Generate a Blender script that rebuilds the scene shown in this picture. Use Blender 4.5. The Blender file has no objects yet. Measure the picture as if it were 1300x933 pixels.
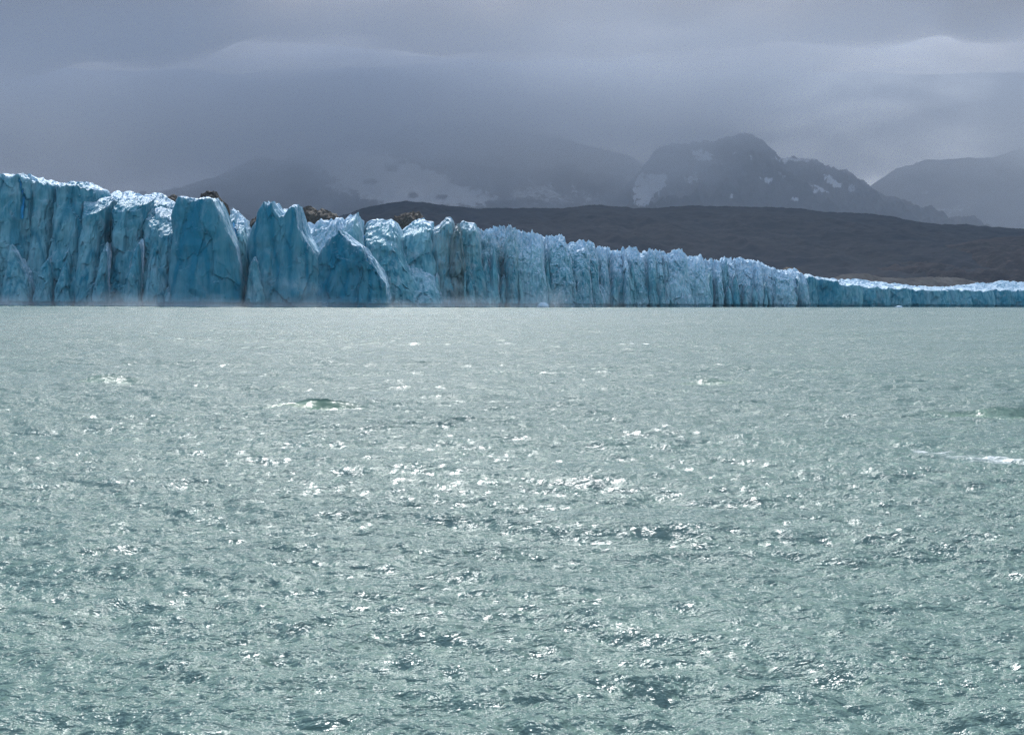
import bpy, bmesh, math, random
import numpy as np
from mathutils import Vector, Matrix

random.seed(7)
rng = np.random.default_rng(11)
S = bpy.context.scene
COL = S.collection

# ------------------------------------------------------------------ camera
F = 1786.0                      # focal length in photograph pixels (1300 wide)
CX, CY = 650.0, 466.5
CAM_H = 4.5
PITCH = math.atan((CY - 379.8) / F)
ROLL = math.radians(0.335)
cam_d = bpy.data.cameras.new('camera')
cam_d.sensor_width = 36.0
cam_d.lens = 36.0 * F / 1300.0
cam_d.clip_start = 0.5
cam_d.clip_end = 60000
cam = bpy.data.objects.new('camera', cam_d)
COL.objects.link(cam)
R = Matrix.Rotation(math.pi / 2 - PITCH, 3, 'X') @ Matrix.Rotation(ROLL, 3, 'Z')
cam.matrix_world = Matrix.Translation((0, 0, CAM_H)) @ R.to_4x4()
S.camera = cam
RM = np.array(R)

# ------------------------------------------------------------------ sun, sky, exposure
SUN_EL, SUN_AZ = math.radians(37), math.radians(-6)      # azimuth from +Y, positive to the right
sun_dir = Vector((math.sin(SUN_AZ) * math.cos(SUN_EL), math.cos(SUN_AZ) * math.cos(SUN_EL), math.sin(SUN_EL)))
sd = bpy.data.lights.new('sun', 'SUN')
sd.energy = 5.0
sd.angle = math.radians(1.5)
sd.color = (1.0, 0.98, 0.965)
sun = bpy.data.objects.new('sun', sd)
sun.rotation_euler = sun_dir.to_track_quat('Z', 'Y').to_euler()
sun.location = (0, 0, 3000)
COL.objects.link(sun)


class NT:
    """small helper around a node tree"""
    def __init__(self, tree):
        self.t = tree
        self.n = tree.nodes
        self.l = tree.links

    def new(self, kind, **kw):
        nd = self.n.new(kind)
        for k, v in kw.items():
            if k.startswith('_'):
                setattr(nd, k[1:], v)
            else:
                self.set(nd, k.replace('__', ' '), v)
        return nd

    def set(self, nd, key, v):
        s = nd.inputs[int(key[1:])] if key[0] == 'i' and key[1:].isdigit() else nd.inputs[key]
        if isinstance(v, bpy.types.NodeSocket):
            self.l.new(v, s)
        else:
            s.default_value = v

    def math(self, op, a, b=0.0, c=0.0, clamp=False):
        nd = self.n.new('ShaderNodeMath')
        nd.operation = op
        nd.use_clamp = clamp
        for i, v in enumerate((a, b, c)):
            self.set(nd, 'i%d' % i, v)
        return nd.outputs[0]

    def vmath(self, op, a, b=(0, 0, 0)):
        nd = self.n.new('ShaderNodeVectorMath')
        nd.operation = op
        self.set(nd, 'i0', a)
        self.set(nd, 'i1', b)
        return nd.outputs['Value'] if op in ('DOT_PRODUCT', 'LENGTH') else nd.outputs['Vector']

    def noise(self, vec, scale, detail=4, rough=0.5, dist=0.0, lac=2.0):
        nd = self.new('ShaderNodeTexNoise', Vector=vec, Scale=scale, Detail=detail, Roughness=rough,
                      Distortion=dist, Lacunarity=lac)
        return nd.outputs['Fac']

    def scale(self, vec, s):
        nd = self.new('ShaderNodeMapping', Vector=vec)
        nd.inputs['Scale'].default_value = s
        return nd.outputs[0]

    def ramp(self, v, a, b, lo=0.0, hi=1.0, smooth=True):
        nd = self.n.new('ShaderNodeMapRange')
        nd.interpolation_type = 'SMOOTHSTEP' if smooth else 'LINEAR'
        self.set(nd, 'Value', v)
        nd.inputs['From Min'].default_value = a
        nd.inputs['From Max'].default_value = b
        nd.inputs['To Min'].default_value = lo
        nd.inputs['To Max'].default_value = hi
        return nd.outputs[0]

    def mix(self, f, a, b, blend='MIX'):
        nd = self.n.new('ShaderNodeMix')
        nd.data_type = 'RGBA'
        nd.blend_type = blend
        nd.clamp_factor = True
        self.set(nd, 'i0', f)
        for i, v in ((6, a), (7, b)):
            if isinstance(v, tuple):
                v = (*v, 1.0)[:4]
            self.set(nd, 'i%d' % i, v)
        return nd.outputs[2]

    def attr(self, name):
        nd = self.n.new('ShaderNodeAttribute')
        nd.attribute_name = name
        return nd.outputs['Fac']


world = bpy.data.worlds.new('World')
S.world = world
world.use_nodes = True
w = NT(world.node_tree)
w.n.clear()
nish = w.new('ShaderNodeTexSky', _sky_type='NISHITA')
nish.sun_disc = False
nish.sun_elevation = SUN_EL
nish.sun_rotation = SUN_AZ
bg_clear = w.new('ShaderNodeBackground', Color=nish.outputs[0], Strength=0.06)
tc = w.new('ShaderNodeTexCoord')
d = w.vmath('NORMALIZE', tc.outputs['Generated'])
sep = w.new('ShaderNodeSeparateXYZ', Vector=d)
dz = w.math('MAXIMUM', sep.outputs['Z'], 0.0)
den = w.math('ADD', dz, 0.30)
comb = w.new('ShaderNodeCombineXYZ', X=w.math('DIVIDE', sep.outputs['X'], den),
             Y=w.math('DIVIDE', sep.outputs['Y'], den), Z=w.math('MULTIPLY', sep.outputs['Z'], 2.2))
cv = comb.outputs[0]
n_big = w.noise(w.vmath('ADD', cv, (3.1, 1.7, 0.4)), 1.1, 3, 0.5)
n_mid = w.noise(w.vmath('ADD', cv, (0.3, 5.2, 1.9)), 3.4, 7, 0.56, 0.5)
n_fine = w.noise(w.vmath('ADD', w.scale(cv, (1, 1, 1.6)), (7.3, 2.2, 5.0)), 11.0, 6, 0.6, 0.4)
# the bright gap the sun works through, and the dull bank below it
gdir = Vector((math.sin(math.radians(9.5)) * math.cos(math.radians(17)),
               math.cos(math.radians(9.5)) * math.cos(math.radians(17)), math.sin(math.radians(17))))
gap = w.math('MULTIPLY', w.ramp(w.vmath('DOT_PRODUCT', d, tuple(gdir)), 0.955, 0.998), 1.0)
glow = w.ramp(w.vmath('DOT_PRODUCT', d, tuple(sun_dir)), 0.35, 1.0)
rightw = w.ramp(sep.outputs['X'], -0.12, 0.30)
f = w.math('ADD', w.math('MULTIPLY', w.math('SUBTRACT', n_big, 0.5), w.math('ADD', 0.9, w.math('MULTIPLY', rightw, 1.4))),
           w.math('MULTIPLY', w.math('SUBTRACT', n_mid, 0.5), w.math('ADD', 1.0, w.math('MULTIPLY', rightw, 1.9))))
f = w.math('ADD', f, w.math('MULTIPLY', w.math('SUBTRACT', n_fine, 0.5), w.math('ADD', 0.25, w.math('MULTIPLY', rightw, 1.0))))
f = w.math('ADD', f, 0.26)
f = w.math('ADD', f, w.math('MULTIPLY', gap, 0.65))
f = w.math('ADD', f, w.math('MULTIPLY', w.ramp(sep.outputs['Z'], 0.2, 0.9), 0.45))
f = w.math('ADD', f, w.math('MULTIPLY', glow, 0.15), clamp=True)
blue = w.mix(f, (0.145, 0.185, 0.265), (0.92, 0.98, 1.05))
warm = w.mix(rightw, (0.86, 0.97, 1.24), (0.93, 1.0, 1.13))
ccol = w.mix(1.0, blue, warm, 'MULTIPLY')
bg_cloud = w.new('ShaderNodeBackground', Color=ccol, Strength=1.15)
mixs = w.n.new('ShaderNodeMixShader')
mixs.inputs[0].default_value = 0.93
w.l.new(bg_clear.outputs[0], mixs.inputs[1])
w.l.new(bg_cloud.outputs[0], mixs.inputs[2])
wo = w.n.new('ShaderNodeOutputWorld')
w.l.new(mixs.outputs[0], wo.inputs['Surface'])
world.cycles.sampling_method = 'MANUAL'
world.cycles.sample_map_resolution = 512

S.view_settings.view_transform = 'Standard'
S.view_settings.look = 'None'
S.view_settings.exposure = 0.2
S.view_settings.gamma = 1.0
cy = S.cycles
cy.max_bounces = 5
cy.diffuse_bounces = 2
cy.glossy_bounces = 2
cy.transmission_bounces = 2
cy.volume_bounces = 1
cy.transparent_max_bounces = 16
cy.volume_step_rate = 1.0
cy.volume_max_steps = 64
cy.use_denoising = True
cy.denoiser = 'OPENIMAGEDENOISE'
cy.denoising_input_passes = 'RGB_ALBEDO_NORMAL'
cy.denoising_prefilter = 'NONE'
cy.sample_clamp_direct = 5.0
cy.sample_clamp_indirect = 4.0
cy.use_light_tree = False


# ------------------------------------------------------------------ helpers
def ray(px, py):
    v = np.array(((px - CX) / F, -(py - CY) / F, -1.0))
    return RM @ v


def at(px, py, Y):
    """the world point seen at photograph pixel (px, py) at distance Y"""
    r = ray(px, py)
    k = Y / r[1]
    return np.array((r[0] * k, Y, CAM_H + r[2] * k))


def proj(P):
    """world points (n,3) to photograph pixels"""
    q = (P - np.array((0, 0, CAM_H))) @ RM
    return CX - F * q[..., 0] / q[..., 2], CY + F * q[..., 1] / q[..., 2]


_perm = rng.permutation(256).astype(np.int64)
_perm = np.concatenate([_perm, _perm, _perm])
_grad = rng.normal(size=(256, 3)).astype(np.float32)
_grad /= np.linalg.norm(_grad, axis=1)[:, None]


def perlin(x, y, z):
    x = np.asarray(x, np.float32); y = np.asarray(y, np.float32); z = np.asarray(z, np.float32)
    x, y, z = np.broadcast_arrays(x, y, z)
    xi = np.floor(x).astype(np.int64); yi = np.floor(y).astype(np.int64); zi = np.floor(z).astype(np.int64)
    fx = x - xi; fy = y - yi; fz = z - zi
    u = fx * fx * fx * (fx * (fx * 6 - 15) + 10)
    v = fy * fy * fy * (fy * (fy * 6 - 15) + 10)
    t = fz * fz * fz * (fz * (fz * 6 - 15) + 10)
    xi &= 255; yi &= 255; zi &= 255
    out = 0
    for dx in (0, 1):
        wx = u if dx else 1 - u
        for dy in (0, 1):
            wy = v if dy else 1 - v
            for dz_ in (0, 1):
                wz = t if dz_ else 1 - t
                h = _perm[_perm[_perm[xi + dx] + yi + dy] + zi + dz_]
                g = _grad[h]
                out = out + wx * wy * wz * (g[..., 0] * (fx - dx) + g[..., 1] * (fy - dy) + g[..., 2] * (fz - dz_))
    return out * 1.6


def fbm(x, y, z, octv=4, gain=0.5, ridged=False):
    s = 0; a = 1.0; tot = 0
    for i in range(octv):
        n = perlin(x + 17.3 * i, y + 9.1 * i, z + 3.7 * i)
        if ridged:
            n = 1 - 2.2 * np.abs(n)
        s = s + a * n
        tot += a
        a *= gain
        x = x * 2.03; y = y * 2.03; z = z * 2.03
    return s / tot


def facets(x, y, z, tilt=0.8):
    """broken-face relief: nearest cell of a jittered lattice, each cell its own tilted plane"""
    x = np.asarray(x, np.float32); y = np.asarray(y, np.float32); z = np.asarray(z, np.float32)
    xi = np.floor(x).astype(np.int64); yi = np.floor(y).astype(np.int64); zi = np.floor(z).astype(np.int64)
    best = np.full(x.shape, 1e9, np.float32); val = np.zeros(x.shape, np.float32)
    for dx in (-1, 0, 1):
        for dy in (-1, 0, 1):
            for dz_ in (-1, 0, 1):
                a = (xi + dx) & 255; b = (yi + dy) & 255; c = (zi + dz_) & 255
                h = _perm[_perm[_perm[a] + b] + c]
                g = _grad[h]; g2 = _grad[(h + 91) & 255]
                ox = x - (xi + dx + 0.5 + 0.45 * g[..., 0]); oy = y - (yi + dy + 0.5 + 0.45 * g[..., 1]); oz = z - (zi + dz_ + 0.5 + 0.45 * g[..., 2])
                dd = ox * ox + oy * oy + oz * oz
                v_ = g2[..., 0] * 0.5 + tilt * (g2[..., 1] * ox + g2[..., 2] * oz + g[..., 1] * oy)
                m_ = dd < best
                best = np.where(m_, dd, best); val = np.where(m_, v_, val)
    return val


def sstep(a, b, x):
    t = np.clip((x - a) / (b - a), 0, 1)
    return t * t * (3 - 2 * t)


def mesh_grid(name, P, mat, closed_u=False, attrs=None, smooth=True, flip=False, parent=None, cap=False):
    """P: (rows, cols, 3) grid of points -> one mesh object"""
    nr, nc = P.shape[:2]
    idx = np.arange(nr * nc).reshape(nr, nc)
    if closed_u:
        nx = np.roll(idx, -1, axis=1)
        a, b, c, e = idx[:-1], nx[:-1], nx[1:], idx[1:]
    else:
        a, b, c, e = idx[:-1, :-1], idx[:-1, 1:], idx[1:, 1:], idx[1:, :-1]
    q = np.stack([a, b, c, e], -1).reshape(-1, 4)
    if flip:
        q = q[:, ::-1]
    me = bpy.data.meshes.new(name)
    me.vertices.add(nr * nc)
    me.vertices.foreach_set('co', P.astype(np.float32).reshape(-1))
    nq = len(q)
    me.loops.add(nq * 4)
    me.loops.foreach_set('vertex_index', q.astype(np.int32).reshape(-1))
    me.polygons.add(nq)
    me.polygons.foreach_set('loop_start', np.arange(0, nq * 4, 4, dtype=np.int32))
    me.update(calc_edges=True)
    me.polygons.foreach_set('use_smooth', np.full(nq, smooth))
    for k, v in (attrs or {}).items():
        at_ = me.attributes.new(k, 'FLOAT', 'POINT')
        at_.data.foreach_set('value', np.asarray(v, np.float32).reshape(-1))
    me.materials.append(mat)
    me.validate()
    o = bpy.data.objects.new(name, me)
    COL.objects.link(o)
    o.parent = parent
    return o


def tag(o, label=None, cat=None, group=None, kind=None):
    for k, v in (('label', label), ('category', cat), ('group', group), ('kind', kind)):
        if v:
            o[k] = v
    return o


def material(name):
    m = bpy.data.materials.new(name)
    m.use_nodes = True
    t = NT(m.node_tree)
    m.cycles.volume_sampling = 'DISTANCE'
    t.n.clear()
    out = t.n.new('ShaderNodeOutputMaterial')
    return m, t, out


# ------------------------------------------------------------------ materials
def ice_material():
    m, t, out = material('glacier ice')
    pos = t.new('ShaderNodeNewGeometry')
    P = pos.outputs['Position']
    nz = t.new('ShaderNodeSeparateXYZ', Vector=pos.outputs['Normal']).outputs['Z']
    white, dirt, deep = t.attr('white'), t.attr('dirt'), t.attr('deep')
    big = t.noise(P, 0.035, 5, 0.6)
    streak = t.noise(t.scale(P, (0.55, 0.55, 0.05)), 1.0, 5, 0.6)
    fine = t.noise(t.scale(P, (1.2, 1.2, 0.35)), 0.9, 6, 0.65)
    blot = t.noise(t.scale(P, (0.2, 0.2, 0.12)), 1.0, 4, 0.6, 0.6)
    c = t.mix(t.ramp(big, 0.35, 0.65), (0.045, 0.27, 0.345), (0.24, 0.50, 0.56))
    c = t.mix(t.math('MULTIPLY', t.ramp(streak, 0.42, 0.72), 0.45), c, (0.36, 0.60, 0.68))
    c = t.mix(t.math('MULTIPLY', t.ramp(streak, 0.50, 0.28), 0.6), c, (0.02, 0.18, 0.28))
    c = t.mix(t.math('MULTIPLY', t.ramp(blot, 0.50, 0.70), 0.65), c, (0.38, 0.54, 0.60))
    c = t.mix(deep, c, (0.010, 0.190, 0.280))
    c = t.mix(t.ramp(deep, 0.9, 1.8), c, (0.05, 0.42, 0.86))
    # pale weathered crust on tops and up-facing ledges, and painted sunlight on middle towers
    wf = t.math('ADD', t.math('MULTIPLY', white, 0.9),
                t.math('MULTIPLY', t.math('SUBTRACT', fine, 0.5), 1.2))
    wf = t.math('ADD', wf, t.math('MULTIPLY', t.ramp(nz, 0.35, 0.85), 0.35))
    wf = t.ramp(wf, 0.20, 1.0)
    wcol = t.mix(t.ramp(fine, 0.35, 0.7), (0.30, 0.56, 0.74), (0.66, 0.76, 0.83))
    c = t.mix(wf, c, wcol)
    dn = t.ramp(t.math('ADD', t.math('MULTIPLY', streak, 0.8), t.math('MULTIPLY', dirt, 0.55)), 0.55, 0.85)
    c = t.mix(t.math('MULTIPLY', t.math('MULTIPLY', dn, dirt), 0.9), c, (0.15, 0.15, 0.125))
    spk = t.ramp(t.noise(t.scale(P, (0.8, 0.8, 0.25)), 0.6, 5, 0.7), 0.64, 0.72)
    c = t.mix(t.math('MULTIPLY', spk, 0.35), c, (0.10, 0.12, 0.12))
    bn = t.math('ADD', t.math('MULTIPLY', fine, 1.0), t.math('MULTIPLY', streak, 1.4))
    bump = t.new('ShaderNodeBump', Strength=0.9, Distance=0.9, Height=bn)
    b = t.new('ShaderNodeBsdfPrincipled', Base__Color=c, Roughness=0.55, Normal=bump.outputs[0])
    b.inputs['IOR'].default_value = 1.31
    b.inputs['Specular IOR Level'].default_value = 0.35
    tr = t.new('ShaderNodeBsdfTranslucent', Color=t.mix(0.5, c, (0.1, 0.5, 0.8)))
    mx = t.n.new('ShaderNodeMixShader')
    mx.inputs[0].default_value = 0.12
    t.l.new(b.outputs[0], mx.inputs[1])
    t.l.new(tr.outputs[0], mx.inputs[2])
    t.l.new(mx.outputs[0], out.inputs[0])
    return m


def rock_material(name, c1, c2, scale, bump_d, snow=True, hi=(0.2, 0.18, 0.16)):
    m, t, out = material(name)
    g = t.new('ShaderNodeNewGeometry')
    P = g.outputs['Position']
    n1 = t.noise(P, scale, 8, 0.62, 0.3)
    n2 = t.noise(t.scale(P, (1, 1, 3.5)), scale * 5, 6, 0.65)
    c = t.mix(t.ramp(n1, 0.3, 0.7), c1, c2)
    c = t.mix(t.math('MULTIPLY', t.ramp(n2, 0.52, 0.75), 0.6), c, hi)
    c = t.mix(t.ramp(n2, 0.42, 0.25), c, tuple(v * 0.35 for v in c1))
    if snow:
        sn = t.attr('snow')
        n3 = t.noise(P, scale * 6, 6, 0.7)
        sf = t.ramp(t.math('ADD', sn, t.math('MULTIPLY', t.math('SUBTRACT', n3, 0.5), 0.9)), 0.36, 0.70)
        c = t.mix(t.math('MULTIPLY', sf, 0.8), c, (0.66, 0.72, 0.78))
    bump = t.new('ShaderNodeBump', Strength=0.8, Distance=bump_d, Height=t.math('ADD', n1, t.math('MULTIPLY', n2, 0.4)))
    b = t.new('ShaderNodeBsdfPrincipled', Base__Color=c, Roughness=0.9, Normal=bump.outputs[0])
    b.inputs['Specular IOR Level'].default_value = 0.1
    t.l.new(b.outputs[0], out.inputs[0])
    return m


def water_material():
    m, t, out = material('silty lake water')
    g = t.new('ShaderNodeNewGeometry')
    P = g.outputs['Position']
    foam_a, calm = t.attr('foam'), t.attr('calm')
    gust = t.noise(t.scale(P, (0.02, 0.05, 1)), 1.0, 4, 0.55)
    n1 = t.noise(t.scale(P, (0.8, 1.3, 1)), 1.6, 5, 0.62, 0.3)
    n2 = t.noise(t.scale(P, (0.9, 1.4, 1)), 7.5, 4, 0.65, 0.2)
    rough_amt = t.math('SUBTRACT', 1.0, t.math('MULTIPLY', calm, 0.93))
    n0 = t.noise(t.scale(P, (0.35, 0.7, 1)), 0.9, 4, 0.55, 0.4)
    h = t.math('ADD', t.math('MULTIPLY', n1, 0.22), t.math('MULTIPLY', n2, 0.03))
    h = t.math('ADD', h, t.math('MULTIPLY', n0, 0.15))
    n3 = t.noise(t.scale(P, (0.9, 1.2, 1)), 2.9, 3, 0.7, 0.6)
    h = t.math('ADD', h, t.math('MULTIPLY', n3, 0.10))
    h = t.math('MULTIPLY', t.math('MULTIPLY', h, rough_amt), t.ramp(gust, 0.3, 0.7, 0.65, 1.35))
    bump = t.new('ShaderNodeBump', Strength=1.0, Distance=1.0, Height=h)
    # ripples too small for the mesh: two slopes read straight from noise, at three sizes
    def slopes(sc_vec, s_, dt, off):
        nd = t.new('ShaderNodeTexNoise', Vector=t.vmath('ADD', t.scale(P, sc_vec), off), Scale=s_, Detail=dt, Roughness=0.6, Distortion=0.2)
        return t.vmath('SUBTRACT', nd.outputs['Color'], (0.5, 0.5, 0.5))
    rip = t.vmath('ADD', t.vmath('MULTIPLY', slopes((0.8, 1.1, 1), 3.2, 2, (0, 0, 0)), (0.75, 0.75, 0)),
                  t.vmath('MULTIPLY', slopes((0.8, 1.0, 1), 22.0, 2, (5, 3, 0)), (1.8, 2.0, 0)))
    rip = t.vmath('ADD', rip, t.vmath('MULTIPLY', slopes((0.9, 0.7, 1), 8.5, 1, (2, 8, 0)), (1.1, 1.3, 0)))
    ramt = t.math('MULTIPLY', rough_amt, t.ramp(gust, 0.3, 0.7, 0.6, 1.25))
    patch = t.noise(t.scale(P, (0.42, 0.50, 1)), 1.0, 5, 0.62, 0.8)
    ramt = t.math('MULTIPLY', ramt, t.ramp(patch, 0.36, 0.62, 0.72, 1.5))
    cmb = t.new('ShaderNodeCombineXYZ', X=ramt, Y=ramt, Z=0.0)
    Nn = t.vmath('NORMALIZE', t.vmath('ADD', bump.outputs[0], t.vmath('MULTIPLY', rip, cmb.outputs[0])))
    fn = t.noise(t.scale(P, (0.5, 1.6, 1)), 1.6, 7, 0.7, 0.4)
    ff = t.ramp(t.math('ADD', foam_a, t.math('MULTIPLY', t.math('SUBTRACT', fn, 0.5), 1.1)), 0.50, 0.90)
    base = t.mix(t.ramp(gust, 0.35, 0.65), (0.106, 0.186, 0.158), (0.128, 0.210, 0.182))
    base = t.mix(calm, base, (0.105, 0.195, 0.125))  # green of sun glowing through steep crests, painted into the base colour
    c = t.mix(t.math('MULTIPLY', ff, 0.85), base, (0.72, 0.76, 0.76))
    r = t.ramp(gust, 0.3, 0.7, 0.16, 0.22)
    r = t.math('ADD', r, t.math('MULTIPLY', ff, 0.4))
    b = t.new('ShaderNodeBsdfPrincipled', Base__Color=c, Roughness=r, Normal=Nn)
    b.inputs['IOR'].default_value = 1.333
    t.l.new(b.outputs[0], out.inputs[0])
    return m


ICE = ice_material()
HILL = rock_material('dark scrub hill', (0.004, 0.010, 0.018), (0.013, 0.019, 0.028), 0.006, 10, False, (0.032, 0.036, 0.044))
HILL2 = rock_material('dark hill with brownish ledges', (0.006, 0.010, 0.015), (0.026, 0.024, 0.028), 0.012, 8, False, (0.085, 0.068, 0.062))
MOUNT = rock_material('mountain rock and snow', (0.015, 0.018, 0.026), (0.070, 0.070, 0.074), 0.005, 40, True, (0.10, 0.095, 0.09))
DEBRIS = rock_material('dark moraine debris', (0.030, 0.030, 0.028), (0.085, 0.075, 0.060), 0.12, 1.0, False, (0.20, 0.18, 0.15))
BANK = rock_material('pale moraine gravel', (0.05, 0.05, 0.048), (0.10, 0.098, 0.092), 0.05, 1.5, False, (0.14, 0.135, 0.125))
WATER = water_material()


# ------------------------------------------------------------------ water
def wave_tile(L, N, lmin, lmax, rms, seed, wind, spread, slope=-3.6):
    r = np.random.default_rng(seed)
    k1 = np.fft.fftfreq(N, L / N) * 2 * np.pi
    KX, KY = np.meshgrid(k1, k1, indexing='ij')
    K = np.hypot(KX, KY); K[0, 0] = 1
    lam = 2 * np.pi / K
    amp = K ** (slope / 2)
    amp *= ((lam > lmin) & (lam < lmax)) * np.exp(-(lam / lmax) ** 4)
    cosd = np.abs(np.cos(np.arctan2(KY, KX) - wind))
    amp *= (0.12 + cosd ** spread)
    amp[0, 0] = 0
    ph = np.exp(2j * np.pi * r.random((N, N)))
    Hk = amp * ph
    h = np.fft.ifft2(Hk).real
    sc = rms / h.std()
    # sideways choppiness
    dx = np.fft.ifft2(-1j * KX / K * Hk).real * sc
    dy = np.fft.ifft2(-1j * KY / K * Hk).real * sc
    return h * sc, dx, dy


def samp(tile, L, x, y):
    N = tile.shape[0]
    fx = (x / L) % 1 * N; fy = (y / L) % 1 * N
    i = np.floor(fx).astype(int); j = np.floor(fy).astype(int)
    fx = fx - i; fy = fy - j
    i %= N; j %= N; i1 = (i + 1) % N; j1 = (j + 1) % N
    return (tile[i, j] * (1 - fx) * (1 - fy) + tile[i1, j] * fx * (1 - fy)
            + tile[i, j1] * (1 - fx) * fy + tile[i1, j1] * fx * fy)


def build_water():
    r1 = [2.0, 5.0, 8.5]
    r = 11.5
    while r < 720:
        r1.append(r)
        r *= 1.00375
    while r < 15500:
        r1.append(r)
        r *= 1.12
    r1 = np.array(r1)
    half = 0.46
    dense = np.linspace(-half, half, 760)
    side = np.linspace(half, 2 * np.pi - half, 50)[1:-1]
    th = np.concatenate([dense, side])
    RR, TH = np.meshgrid(r1, th, indexing='ij')
    X = RR * np.sin(TH); Y = RR * np.cos(TH)
    sp_r = np.gradient(r1)[:, None]
    sp_t = (RR * (2 * half / 760))
    sp_t = np.where(np.abs(np.where(TH > np.pi, TH - 2 * np.pi, TH)) > half, RR * 0.11, sp_t)
    sp = np.maximum(sp_r * np.ones_like(RR), sp_t)
    wind = math.radians(82)
    bands = [(97.0, 1024, 2.6, 13.0, 0.084, 3, wind, 2.0), (41.0, 1024, 0.9, 2.6, 0.047, 5, wind + 0.15, 1.2),
             (13.0, 512, 0.16, 0.9, 0.022, 9, wind - 0.2, 0.8)]
    gust = fbm(X / 60 + 4, Y / 26, np.zeros_like(X), 3)
    Z = np.zeros_like(X); DX = np.zeros_like(X); DY = np.zeros_like(X)
    for (L, N, l0, l1, rms, seed, wd, spd) in bands:
        h, dx, dy = wave_tile(L, N, l0, l1, rms, seed, wd, spd)
        wgt = 1 - sstep(l0 * 0.5, l1 * 0.6, sp)
        wgt = wgt * (1 + 0.6 * gust)
        a = 0.35
        xr = X * math.cos(a) - Y * math.sin(a); yr = X * math.sin(a) + Y * math.cos(a)
        # two unrelated samplings of each tile hide its repeat
        for (sx, sy, ox, oy, k) in ((X, Y, 0, 0, 0.72), (xr * 0.83, yr * 0.83, 31.7, 12.9, 0.69)):
            hh = samp(h, L, sx + ox, sy + oy)
            Z += hh * wgt * k
            if k == 0.72:
                DX += samp(dx, L, sx, sy) * wgt * k * 0.8
                DY += samp(dy, L, sx, sy) * wgt * k * 0.8
    Z = 0.27 * np.tanh(Z / 0.27)
    calm = np.zeros_like(X)
    foam = np.zeros_like(X)
    # steep single waves the photograph shows: (px, py, width m, height m, calmness)
    for (px, py, wd, hg, cal, sk) in ((398, 517, 2.7, 0.55, 1.0, 0.05), (140, 484, 2.4, 0.42, .6, 0), (905, 486, 2.8, 0.34, .5, -0.05),
                                  (1262, 526, 4.0, 0.34, .6, 0.0), (420, 562, 5.5, 0.20, 0, 0.1), (1190, 690, 3.0, 0.16, 0, 0.05), (1060, 598, 4.0, 0.18, 0, 0.1)):
        rr = ray(px, py)
        kk = (CAM_H - 0.1) / -rr[2]
        x0, y0 = rr[0] * kk, rr[1] * kk
        u = (X - x0); v = (Y - y0) - u * sk
        gx = np.exp(-(u / wd * 1.5) ** 2)
        front = np.where(v < 0.15, np.exp(-((v - 0.15) / 0.60) ** 2), np.exp(-((v - 0.15) / 1.3) ** 2))
        Z += hg * gx * front * (1 + 0.0 * u)
        cm = np.exp(-(u / wd * 1.5) ** 4) * np.exp(-((v + 0.24) / 0.42) ** 4)
        calm = np.maximum(calm, cal * cm)
    # breaking crests and the streaks they leave: (px, py, len m, width m, amount)
    for (px, py, ln, wdt, am, sk) in ((1252, 586, 3.0, 1.6, .72, -.5), (1190, 578, 2.0, 1.3, .62, -.2), (815, 437, 2.6, 1.6, 1.2, 0), (420, 550, 5.0, 2.2, .48, -0.08),
                                  (870, 632, 1.6, .5, .55, -.1), (1240, 520, 5.0, 1.2, .7, -.05), (640, 437, 4, 1.6, .6, 0), (540, 602, 1.6, .4, .5, 0),
                                  (1100, 430, 8, 2.5, .5, 0), (30, 420, 9, 3, .6, 0), (215, 430, 6, 2, .5, 0), (760, 430, 7, 2.2, .5, 0)):
        rr = ray(px, py)
        kk = CAM_H / -rr[2]
        x0, y0 = rr[0] * kk, rr[1] * kk
        u = (X - x0); v = (Y - y0) - u * sk
        foam = np.maximum(foam, am * np.exp(-(u / ln) ** 2) * np.exp(-(v / wdt) ** 2))
    fm = fbm(X / 5.5, Y / 2.2, np.zeros_like(X) + 7, 3)
    crest = sstep(0.30, 0.62, Z) * (1 - calm)
    foam = np.maximum(foam, 0.62 * crest * sstep(0.0, 0.4, fm))
    Z *= (1 - 0.35 * calm) + 0.35 * calm
    P = np.stack([X + DX * .5, Y + DY * .5, Z], -1)
    # a centre point closes the sheet under the camera
    P = np.concatenate([np.zeros((1, P.shape[1], 3)), P], 0)
    z0 = np.zeros((1, X.shape[1]))
    o = mesh_grid('lake_water', P, WATER, closed_u=True, attrs={'calm': np.concatenate([z0, calm]), 'foam': np.concatenate([z0, foam])})
    tag(o, kind='structure', label='rough milky green glacial lake water covered in wind chop')
    return o


build_water()


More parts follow.
